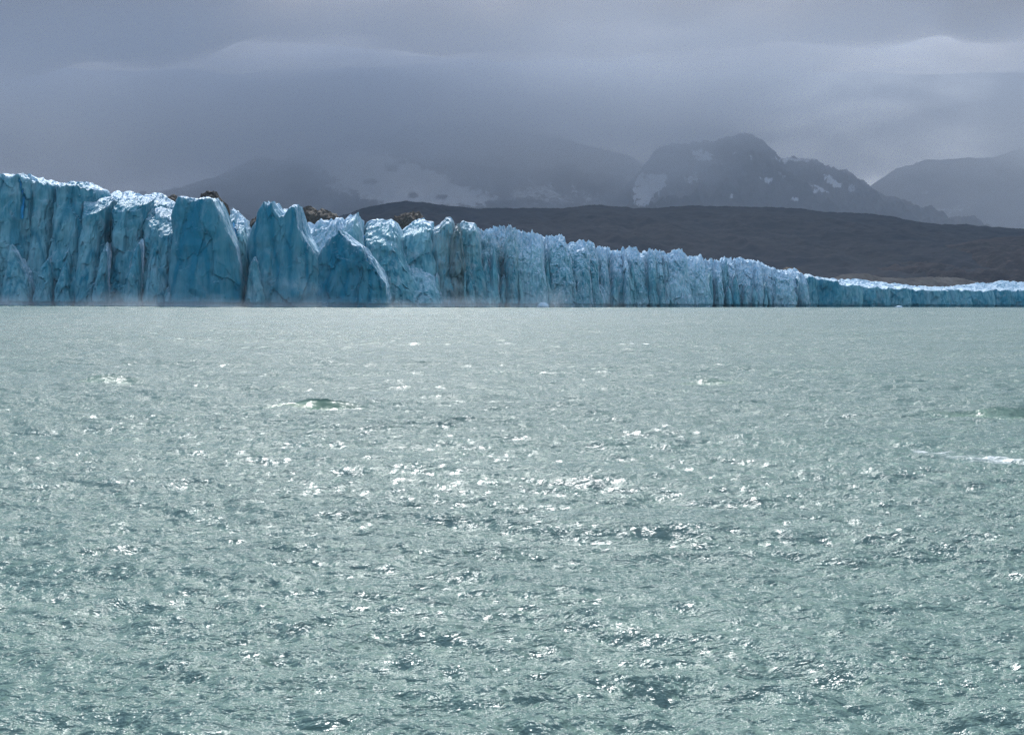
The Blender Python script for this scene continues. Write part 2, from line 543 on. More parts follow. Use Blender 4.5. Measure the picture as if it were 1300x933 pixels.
# ------------------------------------------------------------------ far land
def terrain(name, ridge, Yr, Yf, mat, nx=500, ny=160, amp=60, gx=220, gy=700, snow_fn=None, back=1.6, seed=0.0, foot=-5,
            label='', ridge_jag=8, power=1.25):
    rx = np.array([p[0] for p in ridge], float); ry = np.array([p[1] for p in ridge], float)
    px = np.linspace(rx[0], rx[-1], nx)
    py = np.interp(px, rx, ry)
    top = np.array([at(a, b, Yr) for a, b in zip(px, py)])
    X1 = top[:, 0]; H = top[:, 2]
    jag = fbm(X1 / (gx * 0.5) + seed, X1 * 0 + 2, X1 * 0 + seed, 5, 0.6) * ridge_jag
    H = H + jag + fbm(X1 / (gx * 0.11) + seed, X1 * 0 + 5, X1 * 0 + seed, 4, 0.6, True) * ridge_jag * .45
    s = np.concatenate([np.linspace(0, 1, ny), 1 + np.linspace(0, 1, 14)[1:] ** 1.3])
    Yv = np.where(s <= 1, Yf + (Yr - Yf) * s, Yr + (s - 1) * (Yr - Yf) * back)
    SS, XX = np.meshgrid(s, X1, indexing='ij')
    YY = np.repeat(Yv[:, None], nx, 1)
    env = np.where(SS <= 1, np.clip(SS, 0, 1) ** power, np.clip(1 - (SS - 1) ** 1.2, 0, 1))
    HH = np.repeat(H[None, :], s.size, 0)
    Z = foot + (HH - foot) * env
    rid = fbm(XX / gx + seed + YY / gy * 0.4, YY / gy, np.zeros_like(XX) + seed, 5, 0.55, True)
    wgt = np.clip(4 * SS * (1 - SS), 0, 1) ** 0.7
    Z = Z + amp * (rid - 0.35) * wgt
    sub = fbm(XX / (gx * 0.22), YY / (gx * 0.5), np.zeros_like(XX) + seed * 2 + 5, 4, 0.6, True)
    Z = Z + amp * 0.22 * (sub - 0.3) * np.clip(wgt + 0.15 * (SS > 0.5) * (SS < 1), 0, 1)
    P = np.stack([XX, YY, Z], -1)
    at_ = {}
    if snow_fn:
        qx, qy = proj(P)
        at_['snow'] = snow_fn(qx, qy, P, rid)
    o = mesh_grid(name, P, mat, attrs=at_)
    tag(o, kind='structure', label=label)
    return o


def poly_mask(qx, qy, poly, soft):
    """soft inside test: signed distance to the polygon"""
    wq = fbm(qx / 9, qy / 6, qx * 0 + 3.3, 4, 0.65)
    wr = fbm(qx / 9 + 50, qy / 6, qx * 0 + 8.1, 4, 0.65)
    qx = qx + wq * (soft * 3.0 + 5); qy = qy + wr * (soft * 1.6 + 3)
    inside = np.zeros(qx.shape, bool)
    dist = np.full(qx.shape, 1e9)
    n = len(poly)
    for i in range(n):
        x1, y1 = poly[i]; x2, y2 = poly[(i + 1) % n]
        if y1 != y2:
            c = ((y1 > qy) != (y2 > qy)) & (qx < (x2 - x1) * (qy - y1) / (y2 - y1) + x1)
            inside ^= c
        dx, dy = x2 - x1, y2 - y1
        t = np.clip(((qx - x1) * dx + (qy - y1) * dy) / (dx * dx + dy * dy), 0, 1)
        dist = np.minimum(dist, np.hypot(qx - x1 - t * dx, qy - y1 - t * dy))
    sd_ = np.where(inside, dist, -dist)
    return np.clip(0.5 + sd_ / (2 * soft), 0, 1)


DARK = [(-700, 330), (-200, 310), (0, 300), (200, 296), (330, 290), (430, 276), (462, 265), (490, 259), (515, 256), (545, 259), (575, 263),
        (605, 266), (640, 265), (700, 265), (735, 262), (762, 260), (780, 263), (830, 264), (880, 262), (930, 263), (980, 264),
        (1020, 266), (1045, 269), (1110, 273), (1150, 280), (1195, 286), (1222, 285), (1250, 287), (1300, 292), (1400, 300), (1600, 300), (2100, 310)]
terrain('hills', DARK, 3400, 1650, HILL, nx=900, ny=170, amp=34, gx=260, gy=800, seed=1.3, ridge_jag=5, power=1.15,
        label='long dark scrub covered hill range behind the glacier')

# shoulder of the hill nearer on the right, with its brownish ledges
NEAR = [(880, 385), (930, 372), (1000, 350), (1080, 336), (1150, 322), (1200, 312), (1260, 303), (1330, 299), (1450, 290), (1700, 280), (2100, 300)]
terrain('hills', NEAR, 2500, 1500, HILL2, nx=420, ny=140, amp=26, gx=120, gy=420, seed=4.4, ridge_jag=4, power=1.0,
        label='nearer dark hill slope with brownish ledges at the right')


def snow_left(qx, qy, P, rid):
    f = poly_mask(qx, qy, [(392, 196), (450, 190), (520, 205), (560, 222), (600, 240), (628, 250), (610, 262), (560, 262), (500, 262), (452, 250),
                           (428, 232), (410, 216)], 9)
    for (x, y, rx, ry) in ((470, 231, 13, 5), (525, 248, 9, 5), (560, 250, 11, 4), (497, 214, 12, 6), (590, 232, 14, 4)):
        f = f - 0.8 * np.exp(-((qx - x) / rx) ** 2 - ((qy - y) / ry) ** 2)
    f = np.maximum(f, poly_mask(qx, qy, [(420, 228), (446, 246), (440, 252), (418, 238)], 5) * 0.8)
    f = np.maximum(f, 0.55 * poly_mask(qx, qy, [(640, 235), (700, 225), (760, 240), (790, 262), (640, 262)], 14) * sstep(0.15, 0.6, rid))
    f = np.maximum(f, 0.5 * poly_mask(qx, qy, [(180, 225), (270, 200), (330, 196), (300, 240), (180, 262)], 14) * sstep(0.2, 0.7, rid))
    return f


LEFTM = [(-900, 330), (-400, 270), (-100, 250), (100, 252), (190, 246), (222, 240), (250, 236), (275, 226), (300, 215), (318, 206), (336, 201), (360, 204),
         (400, 188), (450, 172), (520, 160), (600, 158), (680, 172), (740, 186), (800, 200), (860, 240), (900, 290)]
terrain('mountain', LEFTM, 8600, 5600, MOUNT, nx=620, ny=200, amp=150, gx=700, gy=1700, snow_fn=snow_left, seed=2.2,
        label='cloud wrapped mountain with a broad snowfield behind the glacier', ridge_jag=45, power=1.1)


def snow_right(qx, qy, P, rid):
    f = np.zeros_like(qx)
    for poly, s_, a_ in (([(812, 220), (848, 222), (846, 236), (832, 248), (820, 262), (808, 262), (806, 238)], 5, 1.0),
                     ([(880, 190), (902, 192), (904, 204), (886, 206)], 4, .9),
                     ([(1032, 234), (1046, 236), (1048, 246), (1034, 244)], 3, 1.0),
                     ([(1046, 220), (1056, 224), (1070, 238), (1064, 240), (1050, 230)], 3, 1.0),
                     ([(1008, 248), (1016, 250), (1014, 256), (1006, 254)], 3, .9),
                     ([(968, 224), (980, 226), (978, 234), (966, 232)], 3, .8),
                     ([(924, 246), (931, 248), (930, 254), (923, 252)], 3, .8),
                     ([(870, 226), (884, 222), (886, 230), (872, 234)], 3, .7),
                     ([(984, 200), (1030, 200), (1030, 206), (990, 207)], 3, .7)):
        f = np.maximum(f, a_ * poly_mask(qx, qy, poly, s_))
    f = f * (0.75 + 0.5 * fbm(P[..., 0] / 60, P[..., 1] / 60, P[..., 2] / 25, 3, 0.6, True))
    n = fbm(P[..., 0] / 90, P[..., 1] / 160, P[..., 2] / 60, 4, 0.6)
    f = np.maximum(f, sstep(0.22, 0.5, n) * 0.60 * sstep(275, 235, qy))
    return f


RIGHTM = [(690, 330), (760, 270), (800, 235), (815, 215), (830, 195), (850, 184), (880, 180), (905, 182), (928, 175), (942, 172), (955, 174), (968, 180), (978, 190), (988, 203),
          (1005, 206), (1022, 203), (1036, 203), (1055, 212), (1075, 221), (1092, 231), (1110, 242), (1130, 253), (1150, 260), (1175, 268), (1205, 277), (1225, 286), (1260, 300), (1320, 330)]
terrain('mountain', RIGHTM, 7000, 5000, MOUNT, nx=620, ny=260, amp=170, gx=420, gy=900, snow_fn=snow_right, seed=7.7,
        label='rounded grey peak flecked with snow above the dark hills', ridge_jag=34, power=1.1)


def snow_far(qx, qy, P, rid):
    n = fbm(P[..., 0] / 260, P[..., 1] / 400, P[..., 2] / 120, 4, 0.6)
    return np.maximum(sstep(0.15, 0.5, n) * 0.56, poly_mask(qx, qy, [(1195, 265), (1220, 258), (1235, 262), (1205, 278)], 5) * .5)


FARM = [(1010, 330), (1060, 280), (1100, 245), (1120, 226), (1140, 214), (1170, 206), (1215, 204), (1260, 200), (1300, 190), (1360, 185), (1500, 200), (1800, 260), (2100, 330)]
terrain('mountain', FARM, 10500, 7600, MOUNT, nx=420, ny=140, amp=160, gx=700, gy=1500, snow_fn=snow_far, seed=5.1,
        label='pale far mountain fading into cloud at the right', ridge_jag=30, power=1.1)

# pale gravel bank behind the low end of the ice
BNK = [(1035, 362), (1060, 352), (1078, 348), (1100, 348), (1120, 353), (1150, 354), (1180, 352), (1215, 353), (1240, 358), (1262, 366)]
terrain('gravel_bank', BNK, 1480, 1420, BANK, nx=200, ny=30, amp=3, gx=18, gy=30, seed=3.1, ridge_jag=1.5, power=0.6,
        label='pale gravel bank behind the low white end of the glacier')


# ------------------------------------------------------------------ glacier
def front_Y(px):
    return np.interp(px, [-400, 0, 300, 620, 800, 1000, 1300, 1700], [745, 700, 690, 790, 880, 1000, 1250, 1600])


MAIN = [(-420, 222), (-300, 210), (-200, 219), (-120, 211), (-60, 220), (0, 216), (10, 216), (21, 221.5), (27, 226), (32, 221.6), (41, 221.6), (51, 226.6), (68, 226), (86, 224),
        (96, 232), (107, 234), (124, 233), (142, 238), (155, 239), (165, 238), (178, 238), (188, 244), (200, 252), (213, 256)]
MAINR = [(602.5, 283), (607.6, 287), (628, 284.6), (645.7, 283), (656, 288), (660, 291), (666, 289.6), (672, 293.5), (682.5, 289.6), (689, 292),
         (690.6, 303.6), (694, 293.5), (701.5, 293.5), (705, 301), (711.7, 297), (718, 298.5), (720.6, 307), (732, 305), (739.6, 302), (755, 305),
         (758.6, 311), (775, 309), (779, 312.5), (793, 310.7), (810.7, 313.8), (815.7, 318.8), (820.8, 316), (847.5, 315.8), (850, 322.6),
         (856, 315.8), (874, 317.6), (879, 322.6), (892, 318.8), (897, 325), (907, 327.7), (914.7, 330), (927.7, 327), (946, 327), (955, 330),
         (971, 330), (977, 334.6), (995, 340.8), (1014, 340.8), (1023, 342), (1026, 347), (1047.7, 351.5), (1072, 354.6), (1097, 353),
         (1115, 356.8), (1146, 359), (1167.7, 363), (1207.7, 363), (1232, 362), (1247.7, 359), (1269, 358.6), (1278.5, 355.5), (1300, 357.7),
         (1400, 356), (1500, 352), (1650, 356)]

glacier = bpy.data.objects.new('glacier', None)
COL.objects.link(glacier)
glacier.location = (0, 0, 0)
tag(glacier, 'long blue glacier front of jagged ice towers rising from the lake', 'glacier')

_tid = [0]
NTRI = [0]


def tower(outline, Y, D=30, drop=3.0, lean=0.12, flute=1.6, fw=7.0, rings=46, res=0.75, white=0.0, dirt=0.0, deep=0.0, name='ice_tower',
          mat=None, label=None, topwhite=6.0, fall=0.12, skew=0.0, jag=0.5, vfl=6.0, base=1.1, e=0.75, shoulder=0.0):
    """one ice tower: plan rings that rise to the traced top outline, with grooves cut down its sides"""
    _tid[0] += 1
    sd_ = _tid[0] * 3.71
    pts = np.array([at(a, b, Y) for a, b in outline])
    xs, zs = pts[:, 0], pts[:, 2]
    x0, x1 = xs.min(), xs.max()
    xc, hw = (x0 + x1) / 2, (x1 - x0) / 2
    nf = int(min(260, max(30, 2 * hw / res)))
    tt = np.linspace(math.pi, 2 * math.pi, 1500)
    cx_ = np.sign(np.cos(tt)) * np.abs(np.cos(tt)) ** e
    sy_ = -np.abs(np.sin(tt)) ** e
    sl = np.concatenate([[0], np.cumsum(np.hypot(np.diff(cx_) * hw, np.diff(sy_) * min(D, hw * 1.2) * 0.7))])
    q = np.linspace(0, sl[-1], int(nf * 1.3))
    ca = np.interp(q, sl, cx_); sa = np.interp(q, sl, sy_)
    tb = np.linspace(0, math.pi, 12)[1:-1]
    ca = np.concatenate([ca, np.sign(np.cos(tb)) * np.abs(np.cos(tb)) ** e])
    sa = np.concatenate([sa, np.abs(np.sin(tb)) ** e])
    th = ca
    hmax = zs.max()
    nv = int(min(rings, max(16, hmax / res / 1.3)))
    v = np.linspace(0, 1, nv) ** 0.95
    ncap = int(min(26, max(9, D * 0.5 / res / 1.6)))
    # side wall rings
    rw = 1.0 - fall * v ** 1.5
    rc = (1 - fall) * np.linspace(1, 0.0, ncap + 1)[1:] ** 0.9
    rr = np.concatenate([rw, rc])
    vv = np.concatenate([v, np.ones(ncap)])
    A = rr[:, None] * ca[None, :]
    B = rr[:, None] * sa[None, :]
    VV = np.repeat(vv[:, None], th.size, 1)
    foot_w = base + (1 - base) * np.clip(VV * 1.6, 0, 1)
    X = xc + hw * A * foot_w + skew * VV * hw
    Yc = Y + D
    topx = np.interp(X, xs, zs)
    js = np.clip(topx / 60, .25, 1)
    topx = topx + jag * js * (1.6 * (0.5 - np.abs(perlin(X / 5 + sd_, 0.3, sd_)) * 2) + 1.3 * (0.5 - np.abs(perlin(X / 1.9 + sd_, 3.3, sd_)) * 2)
                              + 1.1 * facets(X / 3.1, X * 0, X * 0 + sd_))
    # the crest sits back from the front edge: the roof slopes toward the viewer
    Bn = B / (1 - fall)
    ns = fbm(X / 7 + sd_, (Yc + D * B) / 9, np.full_like(X, sd_), 4, 0.55)
    back = np.clip(-Bn, 0, 1) ** 1.4
    roof = drop * back + 0.25 * drop * np.clip(Bn, 0, 1)
    frac = np.clip(topx / hmax, 0.15, 1)
    Z = -2 + (topx + 2 - roof * frac + jag * js * (0.3 + back) * ns * 2.0) * VV
    capm = (np.arange(rr.size) >= nv - 1)[:, None] * np.ones_like(X)
    Yp = Yc + D * B + lean * np.clip(Z, 0, None) * 1.0
    Yp = Yp + shoulder * np.clip((VV - 0.55) / 0.45, 0, 1) ** 1.6
    # grooves
    wx = fbm(X / 22 + sd_, Z / 30, Yp / 22, 2) * 5
    f1 = np.abs(perlin((X + wx) / fw + sd_, Yp / fw, Z / (fw * vfl))) * 2.0
    f2 = np.abs(perlin((X + wx) / (fw * .42) + sd_ * 2, Yp / (fw * .42), Z / (fw * vfl * .42))) * 2.0
    f3 = perlin(X / 2.0, Yp / 2.0, Z / 5.0 + sd_)
    f4 = fbm(X / 18 + sd_, Yp / 18, Z / 15, 3)
    wz = Z + 3 * f4 + (X - xc) * 0.35 * math.sin(sd_)
    k1 = facets((X + wx) / (fw * 1.1) + sd_, Yp / (fw * 1.1), wz / (fw * 2.6))
    k2 = facets(X / (fw * .38) + sd_, Yp / (fw * .38), wz / (fw * .9))
    disp = flute * (1.0 * k1 + 0.42 * k2 + 0.35 * f1 + 0.40 * f2 + 0.15 * f3 + 1.5 * f4 - 0.5)
    disp *= (1 - 0.55 * capm * (1 - np.abs(rr)[:, None]))
    disp = disp - 1.6 * sstep(2.2, 0.8, Z)
    nrm = np.hypot(ca, sa)
    X = X + disp * (ca / nrm)[None, :] * 0.7
    Yp = Yp + disp * (sa / nrm)[None, :]
    # small ledges and roof lumps
    Z = Z + capm * jag * js * (1.3 * k2 + 1.0 * k1 + 0.5 * f3)
    P = np.stack([X, Yp, Z], -1)
    P[:, :, 2] = np.maximum(P[:, :, 2], -2.5)
    dtop = topx - Z
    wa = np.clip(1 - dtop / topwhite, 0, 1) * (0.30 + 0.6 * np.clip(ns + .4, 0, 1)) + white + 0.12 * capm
    # edges of grooves a little paler, groove bottoms bluer
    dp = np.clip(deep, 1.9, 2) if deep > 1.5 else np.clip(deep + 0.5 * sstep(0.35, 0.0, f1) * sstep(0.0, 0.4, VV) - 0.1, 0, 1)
    # narrow seams of vivid blue ice deep in a groove
    qx, qy = proj(P)
    for (a0, b0, a1, b1, ww) in ((24, 228, 29, 250, 1.6), (29, 250, 27, 276, 2.6), (296, 284, 299, 298, 2.8), (462, 300, 466, 330, 1.2)):
        tq = np.clip((qy - b0) / (b1 - b0), 0, 1)
        g_ = np.exp(-((qx - a0 - (a1 - a0) * tq + 1.2 * f3) / ww) ** 2) * np.exp(-(np.maximum(0, np.maximum(b0 - qy, qy - b1)) / 3.0) ** 2) * (sa[None, :] < 0)
        dp = np.maximum(dp, 1.75 * g_)
        P[:, :, 1] += 1.6 * g_
    attrs = {'white': wa, 'dirt': np.full(X.shape, dirt), 'deep': np.zeros(X.shape) + dp}
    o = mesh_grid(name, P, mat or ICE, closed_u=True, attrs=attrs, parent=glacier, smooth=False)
    NTRI[0] += 2 * P.shape[0] * P.shape[1]
    if label:
        o['label'] = label
    return o


def clip_outline(prof, x0, x1, side=8.0, pk=0.0, low=0.0):
    """the part of a measured profile between x0 and x1, shoulders falling away at both sides"""
    px = np.array([p[0] for p in prof], float); py = np.array([p[1] for p in prof], float)
    xs = np.unique(np.concatenate([np.linspace(x0, x1, 14), px[(px > x0) & (px < x1)]]))
    t = (xs - x0) / (x1 - x0)
    edge = np.minimum(t, 1 - t) * 2
    y = np.interp(xs, px, py) + low + side * np.clip(1 - edge * 2.2, 0, 1) ** 1.5 + pk * (1 - edge)
    return list(zip(xs, y))


# big wall at the left, buttress by buttress (outer ones lie beyond the frame)
for (x0, x1, dy, kw) in ((-430, -290, 6, {}), (-320, -190, -4, {}), (-215, -95, 5, {}), (-120, -30, -6, {}),
                         (-52, 27, -8, dict(drop=1, flute=2.2)),
                         (20, 62, 2, dict(drop=2, flute=1.6)), (48, 108, -4, dict(drop=3, flute=2.4)),
                         (86, 122, -8, dict(drop=10, flute=1.8, low=12)),
                         (104, 150, 10, dict(drop=22, D=38, white=.35)), (128, 176, -2, dict(drop=10, flute=2.4, low=4)),
                         (150, 214, 6, dict(drop=16, D=32, white=.2)), (172, 224, -6, dict(flute=2.4, low=16, drop=14)),):
    low = kw.pop('low', 0)
    k = dict(D=26, drop=0.5, e=.66, flute=2.4, fw=11, res=0.62, rings=90, deep=0.45, vfl=4.5, lean=0.16)
    k.update(kw)
    tower(clip_outline(MAIN, x0, x1, side=5, low=low), front_Y((x0 + x1) / 2) + dy, **k)

tower([(206, 384), (208, 330), (211, 275), (213, 262), (215, 250), (218, 246), (230, 247.5), (244, 247), (261, 247), (268, 253), (276, 270), (284, 292), (294, 312), (299, 345), (301, 384)],
      front_Y(250) - 14, D=16, drop=1.5, flute=1.6, fw=13, res=0.6, rings=90, deep=0.75, fall=0.04, lean=0.10, base=1.0, label='smooth deep blue ice wall with a pale right edge')
tower([(304, 384), (307, 340), (310, 305), (316, 284), (322, 268), (332, 250.5), (338, 259), (342, 252), (347, 263), (352, 271), (358, 268), (364, 259), (369, 257), (373.6, 261),
       (376, 284), (386, 301), (397, 318), (404, 345), (410, 384)],
      front_Y(350) - 12, D=17, drop=2, flute=1.7, fw=12, res=0.6, rings=90, deep=0.65, fall=0.05, lean=0.10, base=1.0, label='broad blue ice tower topped by thin twin spires')
tower([(386, 386), (392, 350), (400, 322), (408, 312), (412, 304), (419, 300), (427, 290), (430, 296), (437, 298), (445, 307), (457, 312), (462, 322), (470, 329), (478, 343), (486, 360), (494, 386)],
      front_Y(430) - 34, D=20, drop=.5, flute=2.3, fw=8, res=0.6, rings=80, deep=0.9, fall=0.03, lean=0.12, base=1.0, e=.6, label='dark blue pyramid shaped ice face')
# lit slopes of the second row
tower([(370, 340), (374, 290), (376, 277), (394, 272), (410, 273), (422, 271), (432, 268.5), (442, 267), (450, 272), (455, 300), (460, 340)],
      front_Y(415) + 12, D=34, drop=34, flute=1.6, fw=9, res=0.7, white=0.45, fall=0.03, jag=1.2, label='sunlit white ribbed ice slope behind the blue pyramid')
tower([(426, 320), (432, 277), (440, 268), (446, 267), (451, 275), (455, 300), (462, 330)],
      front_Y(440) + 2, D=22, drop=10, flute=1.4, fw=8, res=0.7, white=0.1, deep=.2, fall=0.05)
tower([(440, 386), (450, 300), (453.5, 279), (463, 273.5), (475, 271), (493, 274), (500, 286), (512, 322), (528, 355), (540, 386)],
      front_Y(480) - 8, D=30, drop=16, flute=2.0, fw=9, res=0.65, rings=80, deep=.1, lean=0.3, skew=-.06, fall=.08, label='leaning ice tower with a rounded sunlit left shoulder')
tower([(470, 386), (482, 350), (500, 330), (520, 322), (545, 345), (560, 386)],
      front_Y(515) - 16, D=24, drop=20, flute=2.0, fw=8, res=0.65, rings=60, lean=0.35, white=.08)
tower([(492, 386), (501, 312), (507, 287), (518, 276.5), (533.5, 273.6), (543.6, 279), (549, 300), (556, 340), (560, 386)],
      front_Y(525) - 2, D=24, drop=10, flute=1.8, fw=8, res=0.65, rings=80, lean=0.22, dirt=.1)
tower([(541, 386), (544, 300), (548, 288), (554, 284), (560, 278), (566.5, 273.5), (573, 275.5), (576, 292), (580, 386)],
      front_Y(560) - 6, D=16, drop=5, flute=1.7, fw=6, res=0.6, rings=80, dirt=.55, vfl=8, label='ice tower streaked with grey dirt, pointed top')
tower([(566, 386), (569, 300), (575, 286), (581, 281), (585, 292), (592, 386)],
      front_Y(578) - 12, D=13, drop=4, flute=1.7, fw=5, res=0.6, rings=80, dirt=.72, vfl=8, label='darkest grey brown stained ice tower')
tower([(574, 386), (580, 292), (585, 282), (589, 278.2), (595, 281), (602, 283), (607, 294), (612, 340), (616, 386)],
      front_Y(595) - 4, D=16, drop=5, flute=1.7, fw=6, res=0.6, rings=80, dirt=.42, vfl=8, label='ice tower with grey green vertical dirt streaks')

# broken fins and buttresses leaning against the wall
for (a, b, lo_, hi_, n_, dp_) in ((-60, 205, .35, .8, 9, .5), (212, 296, .25, .5, 4, .6), (310, 405, .3, .7, 6, .5), (404, 486, .25, .45, 3, .8), (486, 600, .35, .75, 10, .1),
                                  (604, 860, .35, .85, 26, .0), (860, 1020, .4, .8, 14, .0)):
    for k in range(n_):
        pc = a + (b - a) * (k + random.uniform(.1, .9)) / n_
        tp = float(np.interp(pc, [-60, 205, 300, 400, 430, 600, 700, 850, 1020], [222, 250, 280, 300, 310, 290, 300, 320, 342]))
        hh_ = (388 - tp) * random.uniform(lo_, hi_)
        wq = random.uniform(.16, .32) * np.interp(pc, [0, 600, 1000], [110, 60, 34])
        sk = random.uniform(-.35, .35)
        ol = [(pc - wq * .62, 389), (pc - wq * .45, 389 - hh_ * .45), (pc - wq * .22 + sk * wq, 389 - hh_ * .85), (pc + sk * wq * 1.2, 389 - hh_), (pc + wq * .2 + sk * wq, 389 - hh_ * .82),
              (pc + wq * .45, 389 - hh_ * .4), (pc + wq * .62, 389)]
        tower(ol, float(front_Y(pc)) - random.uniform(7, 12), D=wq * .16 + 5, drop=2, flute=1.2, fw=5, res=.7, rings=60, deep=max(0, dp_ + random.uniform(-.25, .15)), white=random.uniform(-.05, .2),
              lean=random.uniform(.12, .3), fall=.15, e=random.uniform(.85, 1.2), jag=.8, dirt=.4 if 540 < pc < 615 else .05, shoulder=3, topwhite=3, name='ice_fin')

# ice in the clefts
tower([(268, 386), (272, 300), (278, 268), (284, 262), (290, 264), (296, 272), (301, 274), (306, 290), (312, 386)], front_Y(290) + 22, D=18, drop=8, flute=1.6, fw=5, white=.35, res=0.7)
tower([(288, 386), (290, 300), (297, 283), (303, 284), (308, 300), (318, 386)], front_Y(300) + 12, D=12, drop=5, flute=1.4, fw=5, white=.0, deep=0.0, res=0.7)
tower([(340, 300), (346, 268), (352, 262), (358, 264), (366, 300)], front_Y(352) + 22, D=18, drop=5, flute=1.0, fw=5, white=.6, res=0.8)
tower([(196, 330), (203, 262), (210, 256), (222, 258), (232, 330)], front_Y(212) + 24, D=22, drop=10, flute=1.6, fw=6, white=.4, res=0.7)

# continuous ice behind the gaps, so that no gap shows the land through
for (x0, x1, off, low) in ((-430, -200, 40, 8), (-220, 0, 40, 8), (-20, 220, 46, 7), (200, 330, 55, 22), (300, 470, 60, 14), (440, 620, 44, 12)):
    pr = MAIN if x1 <= 220 else [(200, 250), (260, 255), (300, 280), (340, 262), (380, 270), (450, 268), (540, 274), (620, 283)]
    tower(clip_outline(pr, x0, x1, side=2, low=low), front_Y((x0 + x1) / 2) + off, D=60, drop=16, flute=2.2, fw=10, res=1.3, white=.5, fall=.03, jag=1.5, name='ice_ridge')

# towers of the middle stretch; their pale colour paints in sun shining through ice
x = 604.0
i = 0
while x < 1022:
    wd = np.interp(x, [600, 800, 1020], [17, 13, 10]) * random.choice([.5, .7, .9, 1.1, 1.5, 2.1])
    x0, x1 = x - wd * 0.22, x + wd * 1.12
    Y = float(front_Y(x)) + random.uniform(-15, 12)
    low = random.choice([0, 0, 0.5, 2, 4, 9]) * np.interp(x, [600, 1000], [1.2, 0.45])
    dirt = 0.45 if x < 650 else (0.25 if (x > 860 or 740 < x < 760) and random.random() < 0.6 else 0.06)
    ol = clip_outline(MAINR, x0, x1, side=random.uniform(9, 24) * np.interp(x, [600, 1000], [1.4, .45]), low=low)
    j = np.interp(x, [600, 1000], [1.5, .7])
    ol = [(a, b + random.uniform(-j * .5, j)) for a, b in ol]
    ol = [(x0 - wd * .25, 388)] + [(a + (x1 - x0) * 0.05 * 0, b) for a, b in ol] + [(x1 + wd * .25, 388)]
    tower(ol, Y, D=random.uniform(8, 13), drop=random.uniform(3, 9) * np.interp(x, [600, 1000], [1.3, .6]), flute=random.uniform(1.0, 1.5), fw=random.uniform(3.5, 6), res=0.62, rings=60,
          dirt=dirt, white=random.uniform(.28, .58), deep=random.uniform(-.15, .08), lean=random.uniform(0.06, 0.22), fall=.24, jag=1.3, vfl=6, e=random.uniform(.8, 1.15), skew=random.uniform(-.22, .22), shoulder=random.uniform(3, 12) * np.interp(x, [600, 1000], [1.2, .5]),
          topwhite=random.uniform(8, 22))
    x += wd
    i += 1
# second row of lit tops just behind
x = 606.0
while x < 1040:
    wd = np.interp(x, [600, 1020], [19, 12]) * random.uniform(0.8, 1.3)
    x0, x1 = x - wd * 0.3, x + wd * 1.2
    ol = clip_outline(MAINR, x0, x1, side=random.uniform(3, 7), low=random.choice([.3, 3, 6, 9]) * float(np.interp(x, [600, 1000], [1, .45])))
    ol = [(a, b + random.uniform(-.8, .8)) for a, b in ol]
    tower(ol, float(front_Y(x)) + random.uniform(15, 26), D=random.uniform(10, 16), drop=random.uniform(8, 15) * np.interp(x, [600, 1000], [1.2, .5]), flute=1.3, fw=4.5, res=0.75, rings=40,
          white=.42, lean=0.2, fall=.1, jag=1.0, name='ice_tower')
    x += wd
for (x0, x1) in ((600, 760), (740, 900), (880, 1040)):
    tower(clip_outline(MAINR, x0, x1, side=1, low=3), float(front_Y((x0 + x1) / 2)) + 60, D=50, drop=14, flute=2, fw=9, res=1.4, white=.5, fall=.03, jag=1.2, name='ice_ridge')

# the low end: dark blue cliff below, white hummocks above
x = 1018.0
while x < 1560:
    wd = random.uniform(17, 30)
    x0, x1 = x - wd * .15, x + wd * 1.1
    Y = float(front_Y(x)) + random.uniform(-5, 4)
    cl = np.interp(x, [1018, 1060, 1150, 1300, 1560], [349, 359, 365.5, 366.5, 363])
    ol = [(x0 - 3, 390), (x0 - 1, cl + 3)] + [(x0 + (x1 - x0) * q, cl + random.uniform(-1.5, 1.8)) for q in (.15, .3, .45, .6, .75, .88)] + [(x1 + 1, cl + 3), (x1 + 3, 390)]
    tower(ol, Y, D=12, drop=2.0, flute=1.1, fw=5, res=0.8, rings=36, deep=random.uniform(.25, .7), white=0.02, topwhite=3.5, lean=.12, fall=.06, jag=.7, dirt=.12, vfl=3)
    x += wd
for row, (off, lo) in enumerate(((14, 5.5), (32, 2.6), (54, 0.2))):
    x = 1010.0 + row * 7
    while x < 1580:
        wd = random.uniform(14, 30)
        x0, x1 = x - wd * .25, x + wd * 1.2
        ol = clip_outline(MAINR, x0, x1, side=random.uniform(1.5, 4), low=lo)
        ol = [(a, b + random.uniform(-.7, .7)) for a, b in ol]
        tower(ol, float(front_Y(x)) + off + random.uniform(-4, 4), D=random.uniform(12, 18), drop=random.uniform(5, 9), flute=1.5, fw=5, res=1.0, rings=24, white=.08, lean=.25, fall=.12,
              jag=.9, name='ice_hummock')
        x += wd

